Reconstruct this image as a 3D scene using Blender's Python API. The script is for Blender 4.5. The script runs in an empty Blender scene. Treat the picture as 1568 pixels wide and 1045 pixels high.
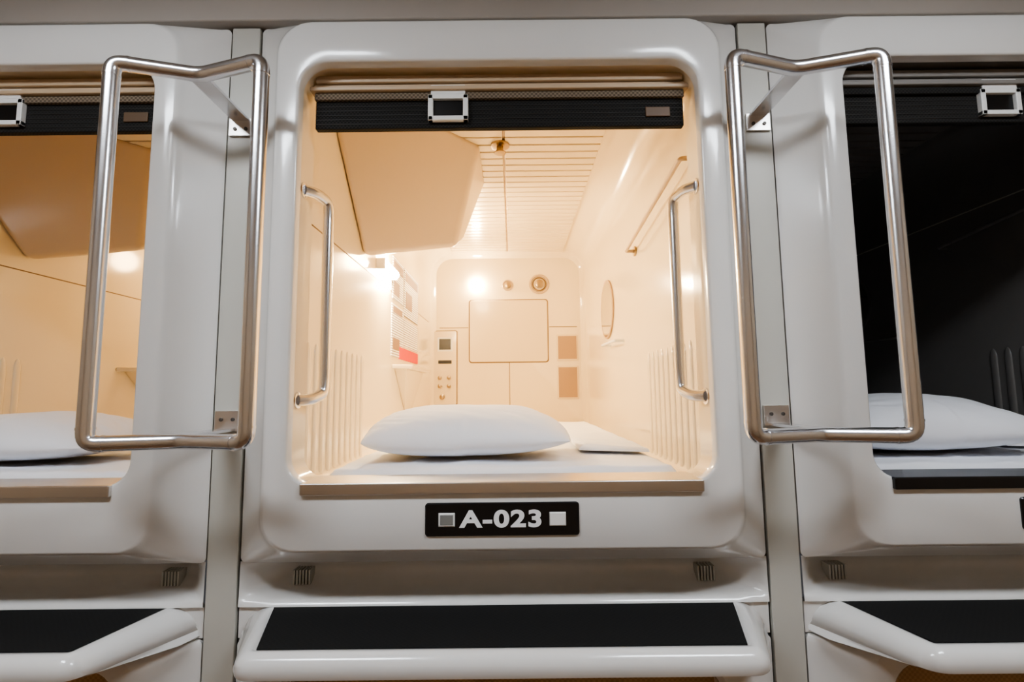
import bpy, bmesh, math, random
from mathutils import Vector, Matrix, noise
random.seed(4)
CZ=1.75           # eye height above the floor
CX=-0.022         # centre line of the middle pod
PITCH=1.126
scn=bpy.context.scene
COL=scn.collection
try: scn.view_settings.look='AgX - Medium High Contrast'
except Exception: pass

# ------------------------------------------------------------ materials
def mat(name,color,rough=0.4,metal=0.0,coat=0.0,bump=0.0,bscale=60,var=0.0,emit=None,estr=0,vscale=3.0):
    m=bpy.data.materials.new(name); m.use_nodes=True
    nt=m.node_tree; b=nt.nodes['Principled BSDF']
    b.inputs['Base Color'].default_value=(*color,1)
    b.inputs['Roughness'].default_value=rough
    b.inputs['Metallic'].default_value=metal
    b.inputs['Coat Weight'].default_value=coat
    b.inputs['Coat Roughness'].default_value=0.10
    tc=nt.nodes.new('ShaderNodeTexCoord')
    if var>0:
        n=nt.nodes.new('ShaderNodeTexNoise'); n.inputs['Scale'].default_value=vscale; n.inputs['Detail'].default_value=4
        nt.links.new(tc.outputs['Object'],n.inputs['Vector'])
        r=nt.nodes.new('ShaderNodeValToRGB')
        r.color_ramp.elements[0].position=0.3; r.color_ramp.elements[1].position=0.7
        r.color_ramp.elements[0].color=(*[c*(1-var) for c in color],1)
        r.color_ramp.elements[1].color=(*[min(1,c*(1+var)) for c in color],1)
        nt.links.new(n.outputs['Fac'],r.inputs['Fac']); nt.links.new(r.outputs['Color'],b.inputs['Base Color'])
    if bump>0:
        n=nt.nodes.new('ShaderNodeTexNoise'); n.inputs['Scale'].default_value=bscale; n.inputs['Detail'].default_value=3
        nt.links.new(tc.outputs['Object'],n.inputs['Vector'])
        bp=nt.nodes.new('ShaderNodeBump'); bp.inputs['Strength'].default_value=bump; bp.inputs['Distance'].default_value=0.002
        nt.links.new(n.outputs['Fac'],bp.inputs['Height']); nt.links.new(bp.outputs['Normal'],b.inputs['Normal'])
    if emit:
        b.inputs['Emission Color'].default_value=(*emit,1); b.inputs['Emission Strength'].default_value=estr
    return m
def weave(name,c1,c2,scale,rough=0.8):
    m=mat(name,c1,rough); nt=m.node_tree; b=nt.nodes['Principled BSDF']
    tc=nt.nodes.new('ShaderNodeTexCoord'); ck=nt.nodes.new('ShaderNodeTexChecker'); ck.inputs['Scale'].default_value=scale
    ck.inputs['Color1'].default_value=(*c1,1); ck.inputs['Color2'].default_value=(*c2,1)
    nt.links.new(tc.outputs['Object'],ck.inputs['Vector']); nt.links.new(ck.outputs['Color'],b.inputs['Base Color'])
    return m
def stripes(name,c1,c2,scale):
    m=mat(name,c1,0.6); nt=m.node_tree; b=nt.nodes['Principled BSDF']
    tc=nt.nodes.new('ShaderNodeTexCoord'); w=nt.nodes.new('ShaderNodeTexWave'); w.bands_direction='Z'
    w.inputs['Scale'].default_value=scale; w.inputs['Distortion'].default_value=1.2; w.inputs['Detail'].default_value=4; w.inputs['Detail Scale'].default_value=14
    r=nt.nodes.new('ShaderNodeValToRGB'); r.color_ramp.elements[0].position=0.6; r.color_ramp.elements[0].color=(*c1,1)
    r.color_ramp.elements[1].position=0.85; r.color_ramp.elements[1].color=(*c2,1)
    nt.links.new(tc.outputs['Object'],w.inputs['Vector']); nt.links.new(w.outputs['Fac'],r.inputs['Fac']); nt.links.new(r.outputs['Color'],b.inputs['Base Color'])
    return m

M_body=mat('body_plastic',(0.76,0.75,0.73),0.19,coat=0.5,var=0.02)
M_trim=mat('pillar_plastic',(0.54,0.53,0.48),0.4,var=0.04)
M_head=mat('header_panel',(0.44,0.40,0.36),0.5,var=0.05)
M_dark=mat('seam_dark',(0.02,0.018,0.016),0.8)
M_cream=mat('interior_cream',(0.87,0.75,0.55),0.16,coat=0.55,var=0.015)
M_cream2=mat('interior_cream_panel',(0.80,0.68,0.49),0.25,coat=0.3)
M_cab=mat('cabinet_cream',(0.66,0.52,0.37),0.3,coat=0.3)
M_shadeint=mat('interior_painted_shade',(0.20,0.19,0.18),0.35,coat=0.1,var=0.05)  # unlit pod's darkness painted into the colour; its walls are really cream
M_shadeint2=mat('interior_painted_shade_panel',(0.25,0.235,0.22),0.35)  # panel copy with the same unlit darkness painted in
M_groove=mat('groove_brown',(0.20,0.12,0.055),0.6)
M_steel=mat('stainless_steel',(0.78,0.78,0.80),0.24,1.0,bump=0.04,bscale=300)
M_alu=mat('brushed_aluminium',(0.72,0.69,0.66),0.3,1.0)
M_screw=mat('screw_dark',(0.12,0.11,0.1),0.4,0.8)
M_mat=weave('rubber_mat',(0.004,0.004,0.004),(0.006,0.006,0.006),180,0.9)
M_blind=weave('blind_mesh_black',(0.004,0.004,0.004),(0.020,0.018,0.016),260,0.9)
M_blindg=weave('blind_grey_mesh',(.10,.075,.05),(.22,.17,.12),220)
M_blindr=mat('blind_rib_black',(.022,.02,.018),0.6)
M_blindtan=weave('blind_tan',(0.42,0.27,0.14),(0.5,0.33,0.18),200)
M_tan=mat('cassette_tan',(0.56,0.42,0.28),0.4)
M_white=mat('white_plastic',(0.82,0.82,0.80),0.35)
M_black=mat('black_plate',(0.005,0.005,0.006),0.3,coat=0.2)
M_txt=mat('white_lettering',(0.9,0.9,0.9),0.5)
M_sw=mat('switch_grey',(0.22,0.22,0.21),0.4)
M_head2=mat('notice_print_brown',(0.28,0.17,0.10),0.6)
M_sheet=mat('white_cotton',(0.88,0.89,0.93),0.85,bump=0.2,bscale=30)
M_brass=mat('sprinkler_metal',(0.40,0.31,0.20),0.3,1.0)
M_mirror=mat('mirror_glass',(0.8,0.78,0.72),0.03,1.0)
M_lampglow=mat('lamp_and_glow',(1,0.9,0.7),0.4,emit=(1.0,0.78,0.48),estr=520)
M_ceil_l=mat('ceiling_light_diffuser',(1,1,1),0.4,emit=(0.87,0.93,1.0),estr=35)
M_paper=stripes('notice_paper',(0.95,0.95,0.95),(0.2,0.14,0.1),30)
M_red=mat('red_label',(0.65,0.02,0.02),0.5)
M_grille=mat('speaker_grille',(0.40,0.27,0.16),0.6)
M_wall=mat('corridor_wall',(0.42,0.32,0.22),0.5,var=0.05)
M_floor=mat('carpet_floor',(0.24,0.13,0.065),0.95,bump=0.6,bscale=200,var=0.15)
M_ceil=mat('corridor_ceiling',(0.45,0.43,0.40),0.8,var=0.03)
M_labelbr=mat('label_brown',(0.12,0.07,0.035),0.5)

# ------------------------------------------------------------ helpers
def finish(me,name,m,parent,smooth=None,bevel=0,seg=3,sub=0,loc=(0,0,0)):
    if isinstance(m,(list,tuple)):
        for k in m: me.materials.append(k)
    else: me.materials.append(m)
    if smooth is not None:
        me.shade_smooth()
        me.set_sharp_from_angle(angle=math.radians(smooth))
    o=bpy.data.objects.new(name,me); COL.objects.link(o); o.location=loc
    if parent: o.parent=parent
    if bevel:
        b=o.modifiers.new('bevel','BEVEL'); b.width=bevel; b.segments=seg; b.limit_method='ANGLE'; b.angle_limit=math.radians(30)
        me.shade_smooth()
        w=o.modifiers.new('wn','WEIGHTED_NORMAL'); w.keep_sharp=True
    if sub:
        s=o.modifiers.new('sub','SUBSURF'); s.levels=sub; s.render_levels=sub
    return o
def meshobj(v,f,name,m,parent,**k):
    me=bpy.data.meshes.new(name); me.from_pydata([tuple(p) for p in v],[],f)
    bm=bmesh.new(); bm.from_mesh(me); bmesh.ops.recalc_face_normals(bm,faces=bm.faces); bm.to_mesh(me); bm.free()
    return finish(me,name,m,parent,**k)
def empty(name,loc):
    e=bpy.data.objects.new(name,None); COL.objects.link(e); e.location=loc; e.empty_display_size=0.1; return e
def boxv(x0,x1,y0,y1,z0,z1):
    return [(x0,y0,z0),(x1,y0,z0),(x1,y1,z0),(x0,y1,z0),(x0,y0,z1),(x1,y0,z1),(x1,y1,z1),(x0,y1,z1)]
BF=[(0,3,2,1),(4,5,6,7),(0,1,5,4),(1,2,6,5),(2,3,7,6),(3,0,4,7)]
def box(name,x0,x1,y0,y1,z0,z1,m,parent=None,bevel=0,**k):
    return meshobj(boxv(x0,x1,y0,y1,z0,z1),BF,name,m,parent,bevel=bevel,**k)
def boxes(name,lst,m,parent=None,bevel=0,**k):
    v=[];f=[]
    for b in lst:
        o=len(v); v+=boxv(*b); f+=[tuple(i+o for i in q) for q in BF]
    return meshobj(v,f,name,m,parent,bevel=bevel,**k)
def rr(hw,z0,z1,rt,rb=None,n=8,cx=0):
    if rb is None: rb=rt
    p=[]
    for (sx,zc,r,a0) in ((1,z0,rb,-90),(1,z1,rt,0),(-1,z1,rt,90),(-1,z0,rb,180)):
        ccx=cx+sx*(hw-r); ccz=zc+(r if zc==z0 else -r)
        for i in range(n+1):
            a=math.radians(a0+90*i/n); p.append((ccx+r*math.cos(a),ccz+r*math.sin(a)))
    return p
def loft(loops,name,m,parent,cap_first=False,cap_last=False,closed=True,matidx=None,smooth=35,**k):
    n=len(loops[0]); v=[p for L in loops for p in L]; f=[];mi=[]
    for a in range(len(loops)-1):
        for i in range(n if closed else n-1):
            j=(i+1)%n; f.append((a*n+i,a*n+j,(a+1)*n+j,(a+1)*n+i)); mi.append(matidx[a] if matidx else 0)
    if cap_first: f.append(tuple(range(n))); mi.append(0)
    if cap_last: f.append(tuple(reversed(range((len(loops)-1)*n,len(loops)*n)))); mi.append(matidx[-1] if matidx else 0)
    me=bpy.data.meshes.new(name); me.from_pydata(v,[],f)
    me.polygons.foreach_set('material_index',mi)
    bm=bmesh.new(); bm.from_mesh(me); bmesh.ops.recalc_face_normals(bm,faces=bm.faces); bm.to_mesh(me); bm.free()
    return finish(me,name,m,parent,smooth=smooth,**k)
def rplate(name,hw,z0,z1,r,yf,yb,m,parent,cx=0,ch=0.002):
    L=[[(x,yf,z) for x,z in rr(hw-ch,z0+ch,z1-ch,max(r-ch,.0005),cx=cx,n=5)],
       [(x,yf+ch,z) for x,z in rr(hw,z0,z1,r,cx=cx,n=5)],[(x,yb,z) for x,z in rr(hw,z0,z1,r,cx=cx,n=5)]]
    return loft(L,name,m,parent,cap_first=True,cap_last=True)
def fillet(pts,r,closed=False,n=7):
    out=[];N=len(pts);P=[Vector(p) for p in pts]
    for i in range(N):
        if not closed and i in(0,N-1): out.append(P[i]); continue
        a,b,c=P[i-1],P[i],P[(i+1)%N]
        d1=(a-b);d2=(c-b);rr_=min(r,d1.length*.45,d2.length*.45)
        s=b+d1.normalized()*rr_; e=b+d2.normalized()*rr_
        for k in range(n+1):
            t=k/n; out.append(s*(1-t)**2+b*2*t*(1-t)+e*t*t)
    return out
def tube(name,pts,r,m,parent,fr=0.02,closed=False,seg=16):
    P=fillet(pts,fr,closed); N=len(P); loops=[]
    T=[]
    for i in range(N):
        if closed: t=P[(i+1)%N]-P[i-1]
        else: t=P[min(i+1,N-1)]-P[max(i-1,0)]
        T.append(t.normalized())
    up=T[0].orthogonal().normalized(); ups=[up]
    for i in range(1,N):
        up=T[i-1].rotation_difference(T[i])@up; up=(up-T[i]*up.dot(T[i])).normalized(); ups.append(up)
    if closed:
        q=T[-1].rotation_difference(T[0])@ups[-1]; ang=math.atan2(q.cross(ups[0]).dot(T[0]),q.dot(ups[0]))
        for i in range(N): ups[i]=Matrix.Rotation(ang*i/N,3,T[i])@ups[i]
    for i in range(N):
        s=T[i].cross(ups[i])
        loops.append([tuple(P[i]+(ups[i]*math.cos(a)+s*math.sin(a))*r) for a in [2*math.pi*k/seg for k in range(seg)]])
    if closed: loops.append(loops[0])
    return loft(loops,name,m,parent,cap_first=not closed,cap_last=not closed,smooth=50)
def disc(name,c,r,d,axis,m,parent,seg=28,ry=None,ch=0.15):
    ry=ry or r; L=[]
    for (s,t) in ((1-ch,0),(1,ch*.6),(1,1)):
        ring=[]
        for k in range(seg):
            a=2*math.pi*k/seg; u=r*s*math.cos(a); w=ry*s*math.sin(a)
            if axis=='y': ring.append((c[0]+u,c[1]+d*t,c[2]+w))
            elif axis=='x': ring.append((c[0]+d*t,c[1]+u,c[2]+w))
            else: ring.append((c[0]+u,c[1]+w,c[2]+d*t))
        L.append(ring)
    return loft(L,name,m,parent,cap_first=True,cap_last=True,smooth=40)
def ring(name,c,R,r,axis,m,parent):
    pts=[]
    for k in range(24):
        a=2*math.pi*k/24
        pts.append((c[0]+R*math.cos(a),c[1],c[2]+R*math.sin(a)) if axis=='y' else (c[0],c[1]+R*math.cos(a),c[2]+R*math.sin(a)))
    return tube(name,pts,r,m,parent,fr=0.001,closed=True,seg=8)

# ------------------------------------------------------------ pod shell
def pod_front(root,mi_int):
    spec=[ # hw,z0,z1,y,rt,rb
     (.528,-.336,.815,.012,.012,.012),(.528,-.336,.815,.0,.012,.012),(.522,-.334,.812,-.004,.02,.02),
     (.472,-.308,.788,-.050,.066,.062),(.464,-.301,.782,-.060,.068,.064),(.459,-.297,.778,-.067,.068,.064),(.453,-.291,.773,-.070,.064,.060),
     (.418,-.177,.693,-.070,.062,.052),(.4145,-.173,.690,-.0685,.060,.050),(.4125,-.171,.688,-.065,.059,.049),(.4125,-.171,.688,-.046,.059,.049),
     (.4165,-.173,.692,-.041,.058,.048),(.4165,-.173,.692,.025,.056,.046),
     (.470,-.215,.855,.035,.13,.03),(.470,-.215,.855,1.0,.13,.03),(.470,-.215,.855,1.94,.13,.03),(.462,-.207,.847,1.98,.12,.03),(.44,-.185,.825,2.0,.1,.03)]
    loops=[[(x,y,z) for x,z in rr(hw,z0,z1,rt,rb,n=9)] for hw,z0,z1,y,rt,rb in spec]
    mi=[0]*10+[2]+[1]*(len(spec)-11)
    return loft(loops,'shell',[M_body,mi_int,M_groove],root,cap_last=True,matidx=mi,smooth=38)

def shelf(root):
    def trap(hb,hf,yb,yf,z,r=.05,n=7):
        P=[Vector((-hb,yb,z)),Vector((-hf,yf,z)),Vector((hf,yf,z)),Vector((hb,yb,z))]
        out=[P[0]]
        for i in (1,2):
            a,b,c=P[i-1],P[i],P[i+1]; s=b+(a-b).normalized()*r; e=b+(c-b).normalized()*r
            for k in range(n+1):
                t=k/n; out.append(s*(1-t)**2+b*2*t*(1-t)+e*t*t)
        out.append(P[3]); return [tuple(p) for p in out]
    L=[trap(.458,.409,.022,-.169,-.4245,.004),trap(.462,.413,.022,-.173,-.4200,.006),trap(.468,.418,.022,-.182,-.4190,.012),
       trap(.486,.424,.022,-.192,-.4235,.018),trap(.504,.429,.022,-.198,-.433,.022),trap(.516,.432,.022,-.200,-.444,.025),trap(.522,.432,.022,-.196,-.456,.03),trap(.528,.427,.022,-.175,-.464,.03),
       trap(.528,.50,.022,-.06,-.475,.03),trap(.528,.50,.022,-.0,-.48,.03)]
    loft(L,'step_moulding',M_body,root,cap_first=True,cap_last=True,smooth=45)
    box('step_back',-.528,.528,.002,.022,-.48,-.4215,M_body,root)
    v=[(-.456,-.004,-.4238),(.456,-.004,-.4238),(.408,-.168,-.4238),(-.408,-.168,-.4238)]
    v+=[(a,b,-.4200) for a,b,c in v]
    meshobj(v,BF,'step_mat',M_mat,root,bevel=.001)
    prof=[(.0,-.333),(.040,-.336),(.066,-.344),(.078,-.360),(.075,-.384),(.056,-.399),(.030,-.406),(.010,-.4085),(.000,-.412),(-.005,-.4195)]
    A=[-.528,-.515,-.468,.468,.515,.528]
    fr=[0,.12,1,1,.12,0]
    loft([[(x,y*q-.0004*k*(1-q),z) for k,(y,z) in enumerate(prof)] for x,q in zip(A,fr)],'riser',M_body,root,closed=False,smooth=60)
    for s in (1,-1):
        boxes('vent_ribs',[(s*.425+i*.0065-.018,s*.425+i*.0065-.0145,.050,.078,-.398,-.368) for i in range(6)],M_trim,root)

def pillow(cx,y0,zb,w,d,h,seed,rot=0):
    nx,ny=60,40; v=[];f=[]
    for side in (1,-1):
        for j in range(ny+1):
            for i in range(nx+1):
                u=-1+2*i/nx; t=-1+2*j/ny
                fu=max(0,1-abs(u)**(3.0 if u<0 else 2.2)); ft=max(0,1-abs(t)**2.3)
                th=(fu*ft)**(.5 if u<0 else .62)
                pin=1-.09*(u*u*t*t) - .05*(t*t)*(1-u*u)
                pinx=1-.06*(1-t*t)*abs(u)**3
                x=u*w/2*pinx*pin; y=t*d/2*pin
                nz=noise.noise(Vector((u*2.0+seed,t*2.0,side*.7)))*.12
                cr=abs(noise.noise(Vector((u*3+seed,t*7+u*4,2))))*.42*(abs(u)**2.0)+abs(noise.noise(Vector((u*2+t*3+seed,t*2,8))))*.06
                z=(h*.60*th*(1+nz-cr) if side>0 else -h*.40*th*.9)
                v.append((x,y,z))
    n=(nx+1)*(ny+1)
    for s in (0,1):
        for j in range(ny):
            for i in range(nx):
                a=s*n+j*(nx+1)+i; f.append((a,a+1,a+nx+2,a+nx+1))
    me=bpy.data.meshes.new('pillow'); me.from_pydata(v,[],f)
    bm=bmesh.new(); bm.from_mesh(me); bmesh.ops.remove_doubles(bm,verts=bm.verts,dist=.0004); bmesh.ops.recalc_face_normals(bm,faces=bm.faces); bm.to_mesh(me); bm.free()
    o=finish(me,'pillow',M_sheet,None,smooth=80,sub=1,loc=(cx,y0,CZ+zb+h*.37)); o.rotation_euler=(math.radians(2),0,rot)
    return o
def softslab(name,x0,x1,y0,y1,z0,z1,m,loc,seed=0,amp=.004,r=.018,sk=0):
    nx,ny=110,90; v=[];f=[]
    P=[]; lip=min(.012,(z1-z0)*.3)
    for j in range(ny+1):
        row=[]
        for i in range(nx+1):
            x=x0+(x1-x0)*i/nx; y=y0+(y1-y0)*(j/ny)**1.7
            e=min(x-x0,x1-x,(y-y0),(y1-y)); e=max(0,min(1,e/r)); hz=math.sqrt(max(0,1-(1-e)**2))
            rid=1-abs(noise.noise(Vector((x*5+y*4+seed,y*7-x*2,3))))*2
            w=noise.noise(Vector((x*7+seed,y*7,0)))*amp+max(0,rid)**3*amp
            ex=noise.noise(Vector((x*14+seed,y*3,5)))*.006 if (j==0) else 0
            v.append((x,y+ex+sk*(x-x0),z0+lip+(z1-z0-lip)*hz+w*e)); row.append(len(v)-1)
        P.append(row)
    for j in range(ny):
        for i in range(nx): f.append((P[j][i],P[j][i+1],P[j+1][i+1],P[j+1][i]))
    per=[P[0][i] for i in range(nx+1)]+[P[j][nx] for j in range(1,ny+1)]+[P[ny][i] for i in range(nx-1,-1,-1)]+[P[j][0] for j in range(ny-1,0,-1)]
    low=[]
    for k in per: low.append(len(v)); v.append((v[k][0],v[k][1],z0))
    for k in range(len(per)):
        q=(k+1)%len(per); f.append((per[k],low[k],low[q],per[q]))
    f.append(tuple(low))
    return meshobj(v,f,name,m,None,smooth=60,loc=loc)

def rail_interior(root,s):
    x=s*.4155; xi=s*.385
    tube('inner_grab_bar',[(x,-.022,.430),(s*.398,.0,.432),(xi,.035,.425),(xi,.040,.395),(xi,.040,.03),(xi,.035,-.0),(s*.398,.0,-.012),(x,-.022,-.012)],.0118,M_steel,root,fr=.022)
    for z in(.430,-.012): disc('bar_flange',(x-s*.003,-.022,z),.017,s*.004,'x',M_steel,root,seg=16)

def build_pod(cx,lit,latch_x,seed,main=False):
    root=empty('capsule_sleeping_pod',(cx,0,CZ))
    C=M_cream if lit else M_shadeint; C2=M_cream2 if lit else M_shadeint2
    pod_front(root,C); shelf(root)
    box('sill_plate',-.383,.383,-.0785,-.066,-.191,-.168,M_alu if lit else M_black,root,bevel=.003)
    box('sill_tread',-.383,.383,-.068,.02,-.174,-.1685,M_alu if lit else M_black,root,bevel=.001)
    cass=M_tan if lit else M_shadeint2
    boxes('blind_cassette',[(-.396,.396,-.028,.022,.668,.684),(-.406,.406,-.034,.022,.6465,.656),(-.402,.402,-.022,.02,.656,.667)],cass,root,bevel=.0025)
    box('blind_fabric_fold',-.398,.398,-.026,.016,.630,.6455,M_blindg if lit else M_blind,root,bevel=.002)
    box('blind_fabric',-.398,.398,-.018,-.002,.568,.632,M_blind,root,bevel=.003)
    boxes('blind_ribs',[(-.397,.397,-.0190,-.017,z,z+.0012) for z in (.578,.588,.598,.608,.618)],M_blindr,root)
    lx=latch_x
    boxes('blind_latch',[(lx-.043,lx+.043,-.030,-.018,.628,.638),(lx-.043,lx+.043,-.030,-.018,.580,.590),(lx-.043,lx-.032,-.030,-.018,.580,.638),(lx+.032,lx+.043,-.030,-.018,.580,.638),(lx-.037,lx+.037,-.029,-.020,.638,.660)],M_white,root,bevel=.0015)
    box('latch_window',lx-.032,lx+.032,-.022,-.018,.590,.628,M_black,root)
    box('blind_label',.315,.368,-.0215,-.018,.588,.610,M_labelbr,root,bevel=.002)
    for s in(1,-1): rail_interior(root,s)
    rplate('number_plate',.1455,-.2685,-.2075,.006,-.0745,-.069,M_black,root)
    rplate('indicator',.0155,-.251,-.2255,.001,-.0765,-.074,M_white,root,cx=-.1045)
    rplate('indicator_face',.0132,-.2487,-.2278,.001,-.0775,-.0764,M_sw,root,cx=-.1045)
    rplate('indicator_lit',.0155,-.251,-.2255,.001,-.0770,-.074,M_white,root,cx=.1045)
    num={-1:'A-021',0:'A-023',1:'A-025'}[round((cx-CX)/PITCH)]
    cu=bpy.data.curves.new('number_text','FONT'); cu.body=num; cu.align_x='CENTER'; cu.align_y='CENTER'; cu.offset=.035; cu.extrude=.01; cu.space_character=1.1
    t=bpy.data.objects.new('number_text',cu); COL.objects.link(t); cu.materials.append(M_txt); t.parent=root
    t.rotation_euler=(math.radians(90),0,0); t.location=(-.001,-.0755,-.2385)
    bpy.context.view_layer.update()
    t.scale=(.155/t.dimensions.x,.0325/t.dimensions.y,.05)
    for s in(1,-1):
        v=[];f=[]
        for k in range(10):
            yc=.16+k*.048
            r=.009;o=len(v)
            zs=[(-.2,r),(.10,r),(.118,r*.7),(.126,.001)]
            for z,q in zs:
                for a in range(9):
                    an=math.pi*a/8; v.append((s*(.4705-math.sin(an)*q*.7),yc+math.cos(an)*q*1.4,z))
            for L in range(3):
                for a in range(8): f.append((o+L*9+a,o+L*9+a+1,o+(L+1)*9+a+1,o+(L+1)*9+a))
        meshobj(v,f,'wall_ribs',C,root,smooth=60)
        zz=.415 if (s<0 or lit) else .60
        if s<0 or not lit: box('wall_seam',s*.4702-.0012,s*.4702+.0006,.1,1.9,zz,zz+.004,M_groove if lit else M_trim,root)
    box('ceiling_backing',-.337,.337,.29,1.96,.8538,.8548,M_tan if lit else M_shadeint,root)
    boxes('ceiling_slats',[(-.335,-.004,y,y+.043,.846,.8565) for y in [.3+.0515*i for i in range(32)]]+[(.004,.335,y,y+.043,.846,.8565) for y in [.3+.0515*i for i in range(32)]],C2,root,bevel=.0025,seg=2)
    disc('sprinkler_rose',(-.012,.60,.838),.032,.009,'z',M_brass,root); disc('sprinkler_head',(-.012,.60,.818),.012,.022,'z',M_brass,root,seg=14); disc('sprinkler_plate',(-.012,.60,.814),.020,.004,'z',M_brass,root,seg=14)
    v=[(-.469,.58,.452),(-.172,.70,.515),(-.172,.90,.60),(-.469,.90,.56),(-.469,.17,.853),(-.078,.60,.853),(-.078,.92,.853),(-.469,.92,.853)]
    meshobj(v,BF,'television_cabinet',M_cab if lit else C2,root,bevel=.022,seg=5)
    YB=2.0
    G=M_groove if lit else M_dark
    rplate('access_panel_gap',.243,.177,.567,.018,YB-.003,YB+.001,G,root,cx=.002)
    rplate('access_panel',.237,.183,.561,.015,YB-.007,YB-.001,C2,root,cx=.002)
    boxes('back_seams',[(-.42,-.245,YB-.001,YB,.392,.396),(.25,.42,YB-.001,YB,.392,.396),(.003,.007,YB-.001,YB,-.2,.178)],G,root)
    disc('back_knob',(-.002,YB-.02,.655),.02,.02,'y',M_brass,root); ring('back_knob_ring',(-.002,YB-.003,.655),.03,.005,'y',M_tan,root)
    disc('air_vent',(.193,YB-.025,.66),.026,.025,'y',M_brass,root); ring('air_vent_ring',(.193,YB-.004,.66),.055,.007,'y',M_tan,root); ring('air_vent_ring',(.193,YB-.004,.66),.04,.004,'y',M_groove,root)
    rplate('control_panel_gap',.075,-.075,.378,.01,YB-.003,YB+.001,G,root,cx=-.385)
    rplate('control_panel',.070,-.070,.373,.008,YB-.010,YB-.001,C2,root,cx=-.385)
    boxes('control_screens',[(-.42,-.35,YB-.013,YB-.009,.26,.325),(-.425,-.345,YB-.013,YB-.009,.175,.195)],M_black,root)
    boxes('control_frame',[(-.43,-.34,YB-.0115,YB-.009,.25,.335)],M_white,root)
    for (a,b,q) in((-.415,.09,.012),(-.36,.09,.012),(-.415,.04,.012),(-.36,.04,.012),(-.40,-.025,.016)):
        disc('control_knob',(a,YB-.022,b),q,.014,'y',M_brass,root,seg=16)
    for z0,z1 in((.186,.346),(-.045,.156)):
        rplate('speaker_frame',.064,z0,z1,.006,YB-.006,YB,C2,root,cx=.358)
        boxes('speaker_grille',[(.302,.414,YB-.008,YB-.005,z0+.010,z1-.010)],M_grille,root)
    if lit:
        if main:
            boxes('notice_sheets',[(-.4698,-.4665,.99,1.19,.39,.57),(-.4698,-.466,1.21,1.54,.35,.57),(-.4698,-.4665,.98,1.20,.15,.37),(-.4698,-.4665,1.22,1.54,.21,.335)],M_paper,root)
            boxes('notice_headings',[(-.4698,-.4655,1.00,1.18,.515,.555),(-.4698,-.465,1.23,1.52,.515,.555),(-.4698,-.4655,1.00,1.17,.335,.36),(-.4698,-.4655,1.01,1.11,.41,.47),(-.4698,-.465,1.24,1.38,.39,.47),(-.4698,-.4655,1.0,1.12,.18,.23)],M_head2,root)
            box('red_notice',-.4698,-.4645,1.12,1.54,.148,.20,M_red,root)
            tube('reading_lamp_tube',[(-.446,.75,.472),(-.446,.93,.472)],.018,M_lampglow,root,fr=.001)
            box('reading_lamp_bracket',-.4695,-.436,.738,.750,.452,.492,M_white,root,bevel=.002); box('reading_lamp_bracket',-.4695,-.436,.93,.942,.452,.492,M_white,root,bevel=.002)
        disc('back_glow_disc',(-.195,YB-.024,.655),.024,.024,'y',M_lampglow,root,ch=.5)  # added glowing disc for a bright spot on the back wall, no lamp fixture
        ld=bpy.data.lights.new('pod_fill_light','POINT'); ld.energy=6.3 if main else 6.0; ld.color=(1,.70,.37); ld.shadow_soft_size=.05  # added fill light without a fixture, brightens the pod interior
        lo=bpy.data.objects.new('pod_fill_light',ld); COL.objects.link(lo); lo.parent=root; lo.location=(-.20,1.34,.64)
    meshobj([(-.4695,1.0,.10),(-.40,1.05,.10),(-.40,1.5,.10),(-.4695,1.55,.10),(-.4695,1.0,.118),(-.39,1.05,.118),(-.39,1.5,.118),(-.4695,1.55,.118)],BF,'small_ledge',C2,root,bevel=.004)
    meshobj([(-.4695,1.25,-.08),(-.465,1.25,-.08),(-.465,1.4,-.08),(-.4695,1.4,-.08),(-.4695,1.05,.10),(-.42,1.05,.10),(-.42,1.45,.10),(-.4695,1.5,.10)],BF,'ledge_support',C2,root,bevel=.004)
    W2=M_white if lit else M_shadeint
    disc('mirror_rim',(.4695,1.27,.378),.150,-.006,'x',M_grille if lit else M_shadeint,root,ry=.137,ch=.06,seg=40)
    disc('wall_mirror',(.4625,1.27,.378),.138,.004,'x',M_mirror,root,ry=.126,ch=.02,seg=40)
    tube('towel_rod',[(.469,.12,.56),(.435,.12,.56),(.435,.72,.50),(.469,.72,.50)],.006,M_tan if lit else M_shadeint,root,fr=.01)
    disc('rod_flange',(.4695,.72,.50),.018,-.006,'x',M_brass if lit else M_shadeint,root,seg=16); disc('rod_flange',(.4695,.12,.56),.018,-.006,'x',M_brass if lit else M_shadeint,root,seg=16)
    tube('hook_rail',[(.469,.95,.20),(.43,.95,.20),(.43,1.22,.205),(.469,1.22,.205)],.006,W2,root,fr=.01)
    softslab('futon_mattress',-.378,.378,.045,1.62,-.2145,-.163,M_sheet,(cx,0,CZ),seed=seed,amp=.0035)
    softslab('folded_duvet',.197,.366,.30,1.35,-.1545,-.142,M_sheet,(cx,0,CZ),seed=seed+5,amp=.005,r=.02,sk=-.35)
    return root

build_pod(CX,True,-.11,1.0,True)
build_pod(CX-PITCH,True,.06,7.3)
build_pod(CX+PITCH,False,-.05,3.7)
pillow(CX-.086,.27,-.156,.53,.36,.132,1)
pillow(CX-PITCH-.07,.27,-.156,.52,.36,.12,5)
pillow(CX+PITCH-.07,.29,-.156,.52,.38,.145,9)

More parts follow.
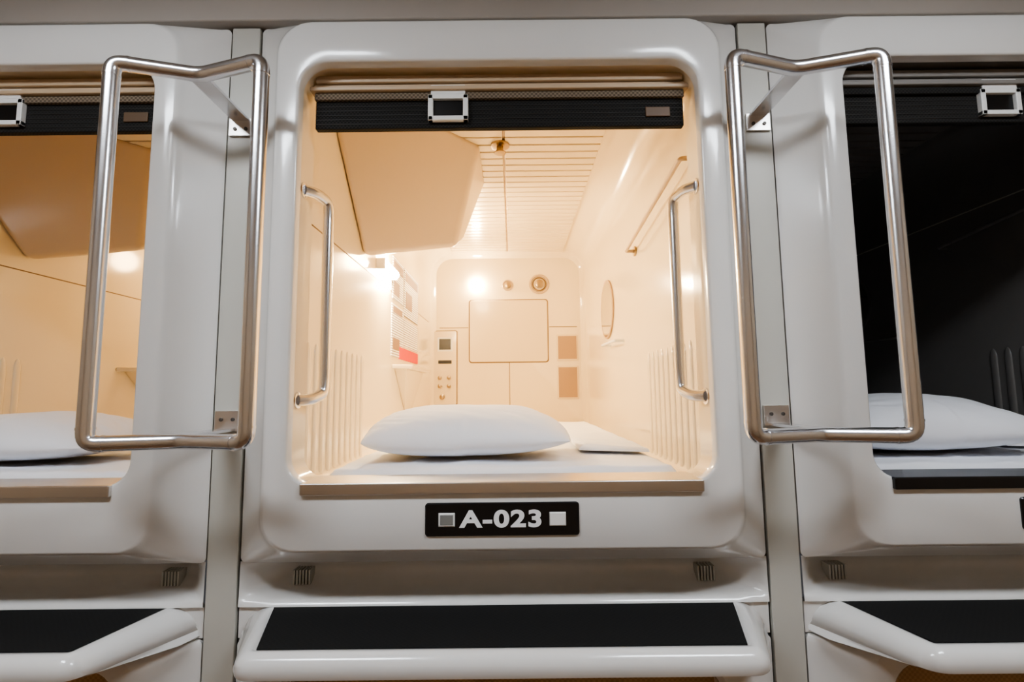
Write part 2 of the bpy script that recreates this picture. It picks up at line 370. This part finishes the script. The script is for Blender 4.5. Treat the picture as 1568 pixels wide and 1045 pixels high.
# ------------------------------------------------------------ lower row with closed blinds
for k in(-1,0,1):
    root=empty('lower_sleeping_pod',(CX+k*PITCH,0,CZ))
    sp=[(.528,-1.70,-.482,.012,.012),(.528,-1.70,-.482,0,.012),(.466,-1.60,-.484,-.054,.03),(.442,-1.59,-.486,-.07,.03),(.412,-1.42,-.503,-.07,.05),(.403,-1.414,-.508,-.06,.05),(.403,-1.414,-.508,.02,.05)]
    loft([[(x,y,z) for x,z in rr(a,b,c,r,n=7)] for a,b,c,y,r in sp],'lower_shell',M_body,root)
    box('lower_blind',-.405,.405,-.025,-.015,-1.416,-.506,M_blindtan,root)
    box('lower_sill',-.383,.383,-.078,-.066,-1.44,-1.415,M_alu,root,bevel=.002)

# ------------------------------------------------------------ pillars, header, room
for i,x in enumerate([CX-1.5*PITCH,CX-.5*PITCH,CX+.5*PITCH,CX+1.5*PITCH]):
    r=empty('trim_%d'%(i+1),(x,0,0))
    box('pillar_cover',-.0308,.0308,-.004,.008,.05,CZ+.815,M_trim,r,bevel=.002)
    box('gap_backing',-.0345,.0345,.008,.011,.05,CZ+.817,M_dark,r)
XL,XR=CX-1.5*PITCH-.031,CX+1.5*PITCH+.031
ZC=2.78
box('wall_front',XL,XR,-.022,.03,CZ+.8195,ZC,M_head,bevel=.004)
box('baseboard_front',XL,XR,-.03,.03,0,.048,M_trim)
box('floor',XL,XR,-2.1,.0,-.05,0,M_floor)
box('ceiling',XL-.1,XR+.1,-2.2,.03,ZC,ZC+.05,M_ceil)
box('wall_back',XL,XR,-2.2,-2.1,0,ZC,M_wall)
box('wall_left',XL-.1,XL,-2.2,0,0,ZC,M_wall)
box('wall_right',XR,XR+.1,-2.2,0,0,ZC,M_wall)
for x in(-.8,.8):
    r=empty('ceiling_light',(x,-.95,ZC))
    box('diffuser',-.32,.32,-.13,.13,-.028,-.012,M_ceil_l,r,bevel=.004)
    boxes('housing',[(-.34,.34,-.15,-.13,-.03,-.0005),(-.34,.34,.13,.15,-.03,-.0005),(-.34,-.32,-.13,.13,-.03,-.0005),(.32,.34,-.13,.13,-.03,-.0005),(-.34,.34,-.15,.15,-.012,-.0005)],M_white,r)

# ------------------------------------------------------------ climbing rails on the pillars
for x in(CX-.5*PITCH,CX+.5*PITCH):
    r=empty('climbing_grab_rail',(x,0,CZ))
    zt,zb=.605,-.080; yb=-.192; ya=-.152; w=.136
    tube('rail_loop',[(-w,yb,zt),(0,ya,zt),(w,yb,zt),(w,yb,zb),(0,ya,zb),(-w,yb,zb)],.0137,M_steel,r,fr=.020,closed=True,seg=20)
    for z in(zt,zb):
        for s in(1,-1):
            e=Vector((s*w,yb,z)); a=Vector((0,ya,z)); d=(a-e).normalized()
            tube('rail_elbow_collar',[e+d*.024,e+d*.028],.0145,M_steel,r,fr=.0001)
            dz=Vector((0,0,-1 if z>0 else 1)); tube('rail_elbow_collar',[e+dz*.024,e+dz*.028],.0145,M_steel,r,fr=.0001)
    meshobj(boxv(-.018,.018,ya,-.010,zt-.012,zt-.006),BF,'bracket_arm',M_steel,r,bevel=.001)
    meshobj(boxv(-.026,.026,-.010,-.0045,zt-.045,zt-.006),BF,'bracket_flange',M_alu,r,bevel=.001)
    meshobj(boxv(-.018,.018,ya,-.010,zb+.006,zb+.012),BF,'bracket_arm',M_steel,r,bevel=.001)
    meshobj(boxv(-.026,.026,-.010,-.0045,zb+.006,zb+.048),BF,'bracket_flange',M_alu,r,bevel=.001)
    for z in(zt-.03,zb+.03):
        for s in(1,-1): disc('screw',(s*.012,-.0125,z),.0038,.003,'y',M_screw,r,seg=12)

# ------------------------------------------------------------ world & camera
w=bpy.data.worlds.new('world'); scn.world=w; w.use_nodes=True
w.node_tree.nodes['Background'].inputs[0].default_value=(.5,.5,.55,1); w.node_tree.nodes['Background'].inputs[1].default_value=.1
cam=bpy.data.cameras.new('camera'); cam.sensor_width=36; cam.lens=17.68; cam.clip_start=.01
co=bpy.data.objects.new('camera',cam); COL.objects.link(co)
co.matrix_world=Matrix.Translation((0,-1.05,CZ))@Matrix.Rotation(math.radians(95.8),4,'X')@Matrix.Rotation(math.radians(-.6),4,'Z')
scn.camera=co
